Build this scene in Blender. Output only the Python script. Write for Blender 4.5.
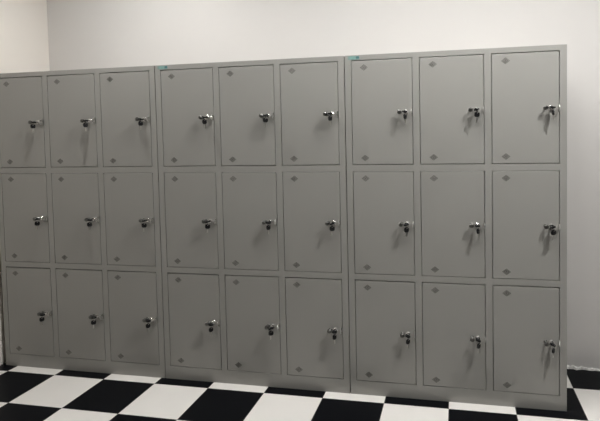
import bpy, bmesh, math, random
from mathutils import Vector, Matrix

for o in list(bpy.data.objects): bpy.data.objects.remove(o)
S = bpy.context.scene
C = S.collection
random.seed(7)

# ---------------------------------------------------------------- camera
F, PITCH, ROLL, YAW = 521.55, -0.0455, 0.0189, 0.2050
U0, V0 = 347.54, 161.29
def cam_matrix(p, r, y):
    Ry = Matrix(((math.cos(y), -math.sin(y), 0), (math.sin(y), math.cos(y), 0), (0, 0, 1)))
    Rp = Matrix(((1, 0, 0), (0, math.cos(p), -math.sin(p)), (0, math.sin(p), math.cos(p))))
    Rr = Matrix(((math.cos(r), 0, math.sin(r)), (0, 1, 0), (-math.sin(r), 0, math.cos(r))))
    return Ry @ Rp @ Rr
M = cam_matrix(PITCH, ROLL, YAW)
cx, cf, cu = M.col[0], M.col[1], M.col[2]
cd = bpy.data.cameras.new('camera')
cam = bpy.data.objects.new('camera', cd); C.objects.link(cam)
cd.sensor_fit = 'HORIZONTAL'; cd.sensor_width = 36; cd.lens = F * 36 / 600
cd.shift_x = (300 - U0) / 600; cd.shift_y = (V0 - 210.5) / 600
cam.matrix_world = Matrix(((cx.x, cu.x, -cf.x, 2.8305), (cx.y, cu.y, -cf.y, -2.757), (cx.z, cu.z, -cf.z, 1.4119), (0, 0, 0, 1)))
S.camera = cam

# ---------------------------------------------------------------- world, exposure, lamps
w = bpy.data.worlds.new('world'); S.world = w; w.use_nodes = True
w.node_tree.nodes['Background'].inputs[0].default_value = (0.9, 0.95, 1, 1)
w.node_tree.nodes['Background'].inputs[1].default_value = 0.02
vs = S.view_settings
vs.view_transform = 'Standard'; vs.look = 'None'; vs.gamma = 1; vs.use_curve_mapping = False
vs.exposure = 0.18
# ceiling lamps: (x, y, size x, size y, radiance, label)
LAMPS = [(2.60, -0.66, 1.20, 0.10, 74.0, 'long white batten ceiling light above the middle of the lockers'),
         (3.85, -0.95, 0.08, 0.08, 2000.0, 'small square ceiling light above the right end of the lockers'),
         (1.00, -0.38, 0.11, 0.11, 430.0, 'square ceiling light near the left side wall')]
LAMP_COLOR = (0.99, 0.985, 0.965)

# ---------------------------------------------------------------- dimensions
H = 1.85; W = 1.1245; DEPTH = 0.45
ST, DV = 0.0357, 0.0347
DW = (W - 2*ST - 2*DV) / 3
ROWS = [(1.2625, 1.8229), (0.6711, 1.2279), (0.0776, 0.6383)]
WALL_Y = 0.52; LEFT_X = -0.033; RIGHT_X = 8.5; FRONT_Y = -7.0; CEIL = 2.9
T, TX, TY = 0.3368, 0.088, -0.0737

# ---------------------------------------------------------------- materials
def new_mat(name):
    m = bpy.data.materials.new(name); m.use_nodes = True
    return m, m.node_tree.nodes, m.node_tree.links, m.node_tree.nodes['Principled BSDF']
def mat(name, col, rough=0.5, metal=0.0, noise=0.0, nscale=8, bump=0.0, bscale=200, spec=0.5):
    m, n, l, b = new_mat(name)
    b.inputs['Base Color'].default_value = (*col, 1)
    b.inputs['Roughness'].default_value = rough; b.inputs['Metallic'].default_value = metal
    b.inputs['Specular IOR Level'].default_value = spec
    tc = n.new('ShaderNodeTexCoord')
    if noise:
        t = n.new('ShaderNodeTexNoise'); t.inputs['Scale'].default_value = nscale; t.inputs['Detail'].default_value = 4
        l.new(tc.outputs['Object'], t.inputs['Vector'])
        r = n.new('ShaderNodeValToRGB')
        r.color_ramp.elements[0].position = .3; r.color_ramp.elements[1].position = .7
        r.color_ramp.elements[0].color = (*[c*(1-noise) for c in col], 1)
        r.color_ramp.elements[1].color = (*[min(1, c*(1+noise)) for c in col], 1)
        l.new(t.outputs['Fac'], r.inputs['Fac']); l.new(r.outputs['Color'], b.inputs['Base Color'])
    if bump:
        t = n.new('ShaderNodeTexNoise'); t.inputs['Scale'].default_value = bscale; t.inputs['Detail'].default_value = 3
        l.new(tc.outputs['Object'], t.inputs['Vector'])
        bp = n.new('ShaderNodeBump'); bp.inputs['Strength'].default_value = bump; bp.inputs['Distance'].default_value = 0.002
        l.new(t.outputs['Fac'], bp.inputs['Height']); l.new(bp.outputs['Normal'], b.inputs['Normal'])
    return m
M_GREY = mat('grey_powder_coat', (0.315, 0.308, 0.287), 0.32, noise=0.02, nscale=3, bump=0.12, bscale=9)
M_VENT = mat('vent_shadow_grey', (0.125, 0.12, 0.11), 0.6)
M_CHROME = mat('chrome', (0.80, 0.79, 0.77), 0.22, 1.0, noise=.03)
M_SATIN = mat('satin_zinc', (0.68, 0.67, 0.65), 0.3, 1.0, noise=.03)
M_DARKMETAL = mat('dark_nickel', (0.16, 0.158, 0.15), 0.30, 1.0, noise=.04)
M_STEEL = mat('key_steel', (0.62, 0.61, 0.58), 0.32, 1.0, noise=.05, nscale=60)
M_BLACK = mat('black_key_plastic', (0.008, 0.008, 0.009), 0.5, noise=.1, nscale=40, spec=.3)
M_WALL = mat('painted_wall', (0.70, 0.675, 0.652), 0.75, noise=0.018, nscale=1.6, bump=0.25, bscale=14)
M_SIDE = mat('painted_side_wall', (0.86, 0.81, 0.75), 0.75, noise=0.02, nscale=1.6, bump=0.25, bscale=14)
M_FAR = mat('far_wall_paint', (0.10, 0.097, 0.09), 0.8, noise=0.02)
M_CEIL = mat('ceiling_paint', (0.5, 0.49, 0.475), 0.8, noise=0.01)
M_PLASTER = mat('flaking_plaster', (0.80, 0.78, 0.75), 0.9, noise=0.25, nscale=60, bump=0.6, bscale=80)
M_TEAL = mat('teal_sticker', (0.20, 0.35, 0.32), 0.4, noise=.08, nscale=90)
M_TEAL_D = mat('dark_teal_print', (0.06, 0.16, 0.17), 0.4, noise=.05, nscale=90)
M_TEAL_L = mat('pale_sticker_film', (0.22, 0.31, 0.28), 0.35, noise=.05, nscale=90)
M_HOUSING = mat('lamp_housing_white', (0.8, 0.8, 0.8), 0.5, noise=.01)

def floor_mat():
    m, n, l, b = new_mat('checkered_tiles')
    geo = n.new('ShaderNodeNewGeometry')
    mp = n.new('ShaderNodeVectorMath'); mp.operation = 'SUBTRACT'; mp.inputs[1].default_value = (TX, TY, 0)
    sc = n.new('ShaderNodeVectorMath'); sc.operation = 'SCALE'; sc.inputs['Scale'].default_value = 1/T
    l.new(geo.outputs['Position'], mp.inputs[0]); l.new(mp.outputs[0], sc.inputs[0])
    sp = n.new('ShaderNodeSeparateXYZ'); l.new(sc.outputs[0], sp.inputs[0])
    def math_(op, a, bb=None, c=None):
        k = n.new('ShaderNodeMath'); k.operation = op
        for i, v in enumerate((a, bb, c)):
            if v is None: continue
            if isinstance(v, (int, float)): k.inputs[i].default_value = v
            else: l.new(v, k.inputs[i])
        return k.outputs[0]
    fx, fy = math_('FLOOR', sp.outputs[0]), math_('FLOOR', sp.outputs[1])
    s = math_('ADD', fx, fy)
    par = math_('FLOORED_MODULO', s, 2.0)       # 1 -> black for the row just in front of the lockers
    # joint distance
    def edge(v):
        fr = math_('FRACT', v); return math_('MINIMUM', fr, math_('SUBTRACT', 1.0, fr))
    ed = math_('MINIMUM', edge(sp.outputs[0]), edge(sp.outputs[1]))
    joint = math_('LESS_THAN', ed, 0.0035)
    # per tile tint
    wn = n.new('ShaderNodeTexWhiteNoise'); wn.noise_dimensions = '2D'
    cb = n.new('ShaderNodeCombineXYZ'); l.new(fx, cb.inputs[0]); l.new(fy, cb.inputs[1]); l.new(cb.outputs[0], wn.inputs['Vector'])
    no = n.new('ShaderNodeTexNoise'); no.inputs['Scale'].default_value = 5; no.inputs['Detail'].default_value = 5
    l.new(geo.outputs['Position'], no.inputs['Vector'])
    v = math_('ADD', math_('MULTIPLY', wn.outputs['Value'], .05), math_('MULTIPLY', no.outputs['Fac'], .06))
    val = math_('SUBTRACT', 1.05, v)
    wcol = n.new('ShaderNodeVectorMath'); wcol.operation = 'SCALE'; wcol.inputs[0].default_value = (0.78, 0.753, 0.72)
    l.new(val, wcol.inputs['Scale'])
    mix = n.new('ShaderNodeMix'); mix.data_type = 'RGBA'
    l.new(par, mix.inputs[0]); l.new(wcol.outputs[0], mix.inputs[6]); mix.inputs[7].default_value = (0.004, 0.0045, 0.006, 1)
    mix2 = n.new('ShaderNodeMix'); mix2.data_type = 'RGBA'
    l.new(joint, mix2.inputs[0]); l.new(mix.outputs[2], mix2.inputs[6]); mix2.inputs[7].default_value = (0.16, 0.15, 0.14, 1)
    l.new(mix2.outputs[2], b.inputs['Base Color'])
    b.inputs['Roughness'].default_value = 0.35; b.inputs['Specular IOR Level'].default_value = 0.06
    return m
M_FLOOR = floor_mat()

def emis(name, col, k):
    m, n, l, b = new_mat(name)
    b.inputs['Base Color'].default_value = (.9, .9, .9, 1)
    b.inputs['Emission Color'].default_value = (*col, 1); b.inputs['Emission Strength'].default_value = k
    return m

# ---------------------------------------------------------------- helpers
def box(bm, x0, x1, y0, y1, z0, z1):
    r = bmesh.ops.create_cube(bm, size=1)
    bmesh.ops.scale(bm, vec=(x1-x0, y1-y0, z1-z0), verts=r['verts'])
    bmesh.ops.translate(bm, vec=((x0+x1)/2, (y0+y1)/2, (z0+z1)/2), verts=r['verts'])
    return r['verts']
def build(name, bm, m, parent=None, smooth=False, bevel=0, seg=2):
    bmesh.ops.recalc_face_normals(bm, faces=bm.faces)
    me = bpy.data.meshes.new(name); bm.to_mesh(me); bm.free()
    me.materials.append(m)
    o = bpy.data.objects.new(name, me); C.objects.link(o)
    if smooth:
        for p in me.polygons: p.use_smooth = True
    if bevel:
        b = o.modifiers.new('bevel', 'BEVEL'); b.width = bevel; b.segments = seg
        b.limit_method = 'ANGLE'; b.angle_limit = math.radians(40); b.harden_normals = False
    if parent: o.parent = parent
    return o
def empty(name, label, cat, loc, group=None):
    o = bpy.data.objects.new(name, None); C.objects.link(o)
    o.empty_display_size = 0.1; o.location = loc
    o['label'] = label; o['category'] = cat
    if group: o['group'] = group
    return o
def lathe(bm, prof, origin, axis='-Y', seg=20):
    """prof: list of (radius, distance along axis)"""
    rings = []
    for r, d in prof:
        ring = []
        for i in range(seg):
            a = 2*math.pi*i/seg
            c, s = r*math.cos(a), r*math.sin(a)
            v = Vector((c, -d, s)) if axis == '-Y' else Vector((c, s, d))
            ring.append(bm.verts.new(v + Vector(origin)))
        rings.append(ring)
    for a, b in zip(rings, rings[1:]):
        for i in range(seg):
            bm.faces.new((a[i], a[(i+1) % seg], b[(i+1) % seg], b[i]))
    bm.faces.new(rings[0]); bm.faces.new(rings[-1])
def torus(bm, R, r, mw, seg=22, ss=6):
    rs = []
    for i in range(seg):
        a = 2*math.pi*i/seg; ring = []
        for j in range(ss):
            t = 2*math.pi*j/ss
            ring.append(bm.verts.new(mw @ Vector(((R+r*math.cos(t))*math.cos(a), (R+r*math.cos(t))*math.sin(a), r*math.sin(t)))))
        rs.append(ring)
    for i in range(seg):
        A, B = rs[i], rs[(i+1) % seg]
        for j in range(ss): bm.faces.new((A[j], A[(j+1) % ss], B[(j+1) % ss], B[j]))
def plate(bm, outline, th, mw):
    """outline (x,y) polygon extruded by th about z=0, moved by mw"""
    a = [bm.verts.new(mw @ Vector((x, y, -th/2))) for x, y in outline]
    b = [bm.verts.new(mw @ Vector((x, y, th/2))) for x, y in outline]
    bm.faces.new(a); bm.faces.new(b[::-1]); k = len(a)
    for i in range(k): bm.faces.new((a[i], a[(i+1) % k], b[(i+1) % k], b[i]))
def annulus(bm, outer, inner, th, mw):
    k = len(outer)
    L = [[bm.verts.new(mw @ Vector((x, y, z))) for x, y in ol] for ol in (outer, inner) for z in (-th/2, th/2)]
    ob, ot, ib, it = L
    for i in range(k):
        j = (i+1) % k
        bm.faces.new((ob[i], ob[j], ot[j], ot[i])); bm.faces.new((ib[i], ib[j], it[j], it[i]))
        bm.faces.new((ob[i], ob[j], ib[j], ib[i])); bm.faces.new((ot[i], ot[j], it[j], it[i]))
def copy_tree(o, parent=None):
    c = o.copy(); C.objects.link(c)
    if parent is not None: c.parent = parent
    for ch in list(o.children): copy_tree(ch, c)
    return c

# ---------------------------------------------------------------- room shell
def struct(name, bm, m):
    o = build(name, bm, m); o['kind'] = 'structure'; return o
bm = bmesh.new(); box(bm, LEFT_X-.15, RIGHT_X+.15, FRONT_Y-.15, WALL_Y+.15, -.1, 0); struct('floor', bm, M_FLOOR)
bm = bmesh.new(); box(bm, LEFT_X-.15, RIGHT_X+.15, FRONT_Y-.15, WALL_Y+.15, CEIL, CEIL+.1); struct('ceiling', bm, M_CEIL)
bm = bmesh.new(); box(bm, LEFT_X-.15, RIGHT_X+.15, WALL_Y, WALL_Y+.15, 0, CEIL); struct('wall_back', bm, M_WALL)
bm = bmesh.new(); box(bm, LEFT_X-.15, LEFT_X, FRONT_Y, WALL_Y, 0, CEIL); struct('wall_left', bm, M_SIDE)
bm = bmesh.new(); box(bm, RIGHT_X, RIGHT_X+.15, FRONT_Y, WALL_Y, 0, CEIL); struct('wall_right', bm, M_FAR)
bm = bmesh.new(); box(bm, LEFT_X-.15, RIGHT_X+.15, FRONT_Y-.15, FRONT_Y, 0, CEIL); struct('wall_front', bm, M_FAR)
# ragged plaster line where the back wall meets the tiles, right of the lockers
bm = bmesh.new()
n = 330; xa, xb = 3*W+.01, RIGHT_X
prev = None
hh = .012
for i in range(n+1):
    x = xa+(xb-xa)*i/n
    hh = .55*hh+.45*random.choice((.004, .008, .02, .038))
    d = random.uniform(.004, .018)
    cur = [bm.verts.new((x, WALL_Y, 0)), bm.verts.new((x, WALL_Y-d, 0)), bm.verts.new((x, WALL_Y-d*.7, hh*.7)), bm.verts.new((x, WALL_Y, hh))]
    if prev:
        for k in range(4): bm.faces.new((prev[k], prev[(k+1) % 4], cur[(k+1) % 4], cur[k]))
    else: bm.faces.new(cur)
    prev = cur
bm.faces.new(prev)
struct('trim_1', bm, M_PLASTER)

# ---------------------------------------------------------------- ceiling lights
for i, (lx, ly, sx, sy, k, lab) in enumerate(LAMPS):
    e = empty('ceiling_light', lab, 'ceiling light', (lx, ly, CEIL))
    bm = bmesh.new(); h = sx/2; g = sy/2
    box(bm, -h-.02, h+.02, -g-.02, -g, -.035, 0); box(bm, -h-.02, h+.02, g, g+.02, -.035, 0)
    box(bm, -h-.02, -h, -g, g, -.035, 0); box(bm, h, h+.02, -g, g, -.035, 0); box(bm, -h, h, -g, g, -.012, 0)
    build('housing', bm, M_HOUSING, e)
    bm = bmesh.new(); box(bm, -h, h, -g, g, -.032, -.012)
    build('diffuser', bm, emis('lit_diffuser', LAMP_COLOR, k), e)

# ---------------------------------------------------------------- locker
def locker_body():
    """front frame as one slotted sheet, then side, top, back, bottom and inner partitions"""
    bm = bmesh.new(); g = 0.0022
    xs = [g, ST]
    for c in range(3):
        x0 = ST + c*(DW+DV)
        if c: xs.append(x0)
        xs.append(x0+DW)
    xs.append(W-g)
    zs = [0, ROWS[2][0], ROWS[2][1], ROWS[1][0], ROWS[1][1], ROWS[0][0], ROWS[0][1], H]
    V = [[bm.verts.new((x, 0, z)) for z in zs] for x in xs]
    fs = []
    for i in range(len(xs)-1):
        for j in range(len(zs)-1):
            if i % 2 == 1 and j % 2 == 1: continue
            fs.append(bm.faces.new((V[i][j], V[i+1][j], V[i+1][j+1], V[i][j+1])))
    r = bmesh.ops.extrude_face_region(bm, geom=fs)
    vs_ = [v for v in r['geom'] if isinstance(v, bmesh.types.BMVert)]
    bmesh.ops.translate(bm, vec=(0, .020, 0), verts=vs_)
    t = .0015
    box(bm, g, g+t, .020, DEPTH, 0, H); box(bm, W-g-t, W-g, .020, DEPTH, 0, H)
    box(bm, g, W-g, DEPTH-t, DEPTH, 0, H); box(bm, g, W-g, .020, DEPTH, H-t, H); box(bm, g, W-g, .020, DEPTH, .06, .06+t)
    for c in (1, 2):
        x = ST + c*(DW+DV) - DV/2; box(bm, x-t/2, x+t/2, .020, DEPTH-t, .06, H-t)
    for z in ((ROWS[1][1]+ROWS[0][0])/2, (ROWS[2][1]+ROWS[1][0])/2): box(bm, g+t, W-g-t, .020, DEPTH-t, z-t/2, z+t/2)
    return bm
RH = ROWS[0][1]-ROWS[0][0]
def door_meshes(root):
    """door at its lower left corner; returns the door with its fittings"""
    bm = bmesh.new(); gs, gt = .0028, .0045
    dh = RH
    box(bm, gs, DW-gs, -.0005, .0185, .003, dh-gt)
    d = build('door', bm, M_GREY, root, bevel=.0022)
    for zc in (.038, dh-.040):                              # uncut diamond vent: thin plates whose dark colour is the holes' shade
        bm = bmesh.new(); cx_ = .070
        a, b = .0215, .0165
        mw = Matrix.Translation((cx_, -.0006, zc)) @ Matrix.Rotation(math.radians(90), 4, 'X')
        def rh(s): return [(a*s, 0), (0, b*s), (-a*s, 0), (0, -b*s)]
        annulus(bm, rh(1.0), rh(.80), .0012, mw)
        annulus(bm, rh(.66), rh(.42), .0012, mw)
        plate(bm, rh(.26), .0012, mw)
        build('vent', bm, M_VENT, d)
    zc = dh*.497
    # round pull knob
    bm = bmesh.new()
    lathe(bm, [(.0095, 0), (.0095, .002), (.0055, .004), (.0050, .016), (.0085, .020), (.0112, .024), (.0118, .032), (.010, .037), (.004, .039)], (DW-.069, -.0005, zc))
    build('knob', bm, M_DARKMETAL, d, smooth=True)
    # lock barrel
    bm = bmesh.new()
    lathe(bm, [(.0125, 0), (.0125, .0025), (.0105, .004), (.0105, .011), (.0095, .0125), (.003, .0125)], (DW-.040, -.0005, zc))
    build('lock', bm, M_CHROME, d, bevel=.0004)
    # padlock hasp: a tab with a hole standing out from the door edge
    bm = bmesh.new(); k = 24
    mw = Matrix.Translation((DW-.005, -.0170, zc-.001)) @ Matrix.Rotation(math.radians(90), 4, 'Y')
    outer = []; inner = []
    for i in range(k):
        an = 2*math.pi*i/k; c, s = math.cos(an), math.sin(an)
        rr = .0145
        ox, oy = rr*c, rr*s
        if s > 0: ox = .0155*math.copysign(min(1, abs(c)*1.6), c); oy = .0165*min(1, s*1.6)
        outer.append((ox, oy)); inner.append((.0060*c, .0060*s-.001))
    annulus(bm, outer, inner, .0034, mw)
    build('hasp', bm, M_SATIN, d)
    return d
def key_set(loc, tilt, hang, swing):
    """ring with the key that is in the lock and its spare hanging below; origin at the lock face"""
    e = empty('key_ring', 'x', 'keys', loc, 'keys in the locker doors')
    def bow(w_, l_):
        o = []
        for i in range(20):
            a = 2*math.pi*i/20; c, s = math.cos(a), math.sin(a)
            o.append((math.copysign(abs(c)**.7, c)*w_/2, math.copysign(abs(s)**.7, s)*l_/2))
        return o
    def key(mw):                                            # local y along the blade, towards the bow
        bm = bmesh.new()
        bl = [(-.0035, 0), (-.0035, .024), (.0035, .024), (.0035, .004), (.0022, .003), (.0018, 0)]
        plate(bm, bl, .0018, mw)
        kx = build('key', bm, M_STEEL, e)
        bm = bmesh.new()
        w_, l_ = .028, .026
        o = [(x, y+.024+l_/2) for x, y in bow(w_, l_)]
        i_ = [(.003*math.cos(2*math.pi*i/20), .003*math.sin(2*math.pi*i/20)+.024+l_*.78) for i in range(20)]
        annulus(bm, o, i_,   .0075, mw)
        b = build('key_head', bm, M_BLACK, kx, bevel=.0008)
        return kx
    # inserted key: y axis of the key points towards the room (-Y), its tip is inside the barrel
    m1 = Matrix.Translation((0, .0, 0)) @ Matrix.Rotation(tilt, 4, 'Y') @ Matrix(((1, 0, 0, 0), (0, -1, 0, .013), (0, 0, -1, 0), (0, 0, 0, 1)))
    k1 = key(m1)
    hole = m1 @ Vector((0, .024+.026*.78, 0))
    R = .0095
    ringc = hole + Vector((.002, -.001, -R*.9))
    bm = bmesh.new()
    torus(bm, R, .0009, Matrix.Translation(ringc) @ Matrix.Rotation(swing, 4, 'Z') @ Matrix.Rotation(math.radians(90), 4, 'X'))
    build('ring', bm, M_STEEL, e, smooth=True)
    # spare key hangs from the ring bottom, blade down
    hp = ringc + Vector((0, 0, -R))
    rot = Matrix.Rotation(swing, 4, 'Z') @ Matrix.Rotation(hang, 4, 'Y') @ Matrix.Rotation(math.radians(55), 4, 'Z') @ Matrix.Rotation(math.radians(90), 4, 'X')
    m2 = Matrix.Translation(hp) @ rot @ Matrix.Translation((0, -(.024+.026*.78), 0))
    key(m2)
    return e

def sticker(parent):
    bm = bmesh.new(); box(bm, .020, .084, -.0006, 0, 1.8262, 1.8455)
    s = build('sticker', bm, M_TEAL_L, parent); s['label'] = 'small teal printed sticker'
    bm = bmesh.new(); box(bm, .030, .062, -.0009, -.0006, 1.828, 1.844); build('printed_mark', bm, M_TEAL, s)
    bm = bmesh.new(); box(bm, .065, .081, -.0009, -.0006, 1.8305, 1.843); build('printed_mark', bm, M_TEAL_D, s)

LOCKERS = ['grey steel nine-door locker at the left end, against the side wall',
           'grey steel nine-door locker standing in the middle of the row of three',
           'grey steel nine-door locker at the right end of the row, bare wall beside it']
UNIT = ['left', 'middle', 'right']; RN = ['top', 'middle', 'bottom']; CN = ['left', 'centre', 'right']
root = empty('locker', LOCKERS[0], 'locker', (0, 0, 0), 'row of grey lockers along the back wall')
build('body', locker_body(), M_GREY, root, bevel=.0012)
d0 = door_meshes(root)
first = True
for r in range(3):
    for c in range(3):
        d = d0 if first else copy_tree(d0, root)
        first = False
        d.location = (ST + c*(DW+DV), 0, ROWS[r][0]-(.001 if r else 0))
roots = [root]
for u in (1, 2):
    e = copy_tree(root); e.location = (u*W, 0, 0); e['label'] = LOCKERS[u]
    sticker(e); roots.append(e)

k0s = [key_set((0, 0, 0), t, h, s) for t, h, s in ((math.radians(6), math.radians(-4), math.radians(15)), (math.radians(-14), math.radians(5), math.radians(-20)), (math.radians(24), math.radians(3), math.radians(5)))]
used = [False]*3
for u in range(3):
    for r in range(3):
        for c in range(3):
            i = {(0, 0): 0, (2, 2): 2}.get((u, r), (u*2+r+c) % 2 if not (u == 2 and r == 2) else 2)
            e = k0s[i] if not used[i] else copy_tree(k0s[i]); used[i] = True
            e.location = (u*W + ST + c*(DW+DV) + DW - .040, -.0130, ROWS[r][0]-(.001 if r else 0) + RH*.497)
            e['label'] = f'black-headed keys on the {CN[c]} door, {RN[r]} row, of the {UNIT[u]} locker'
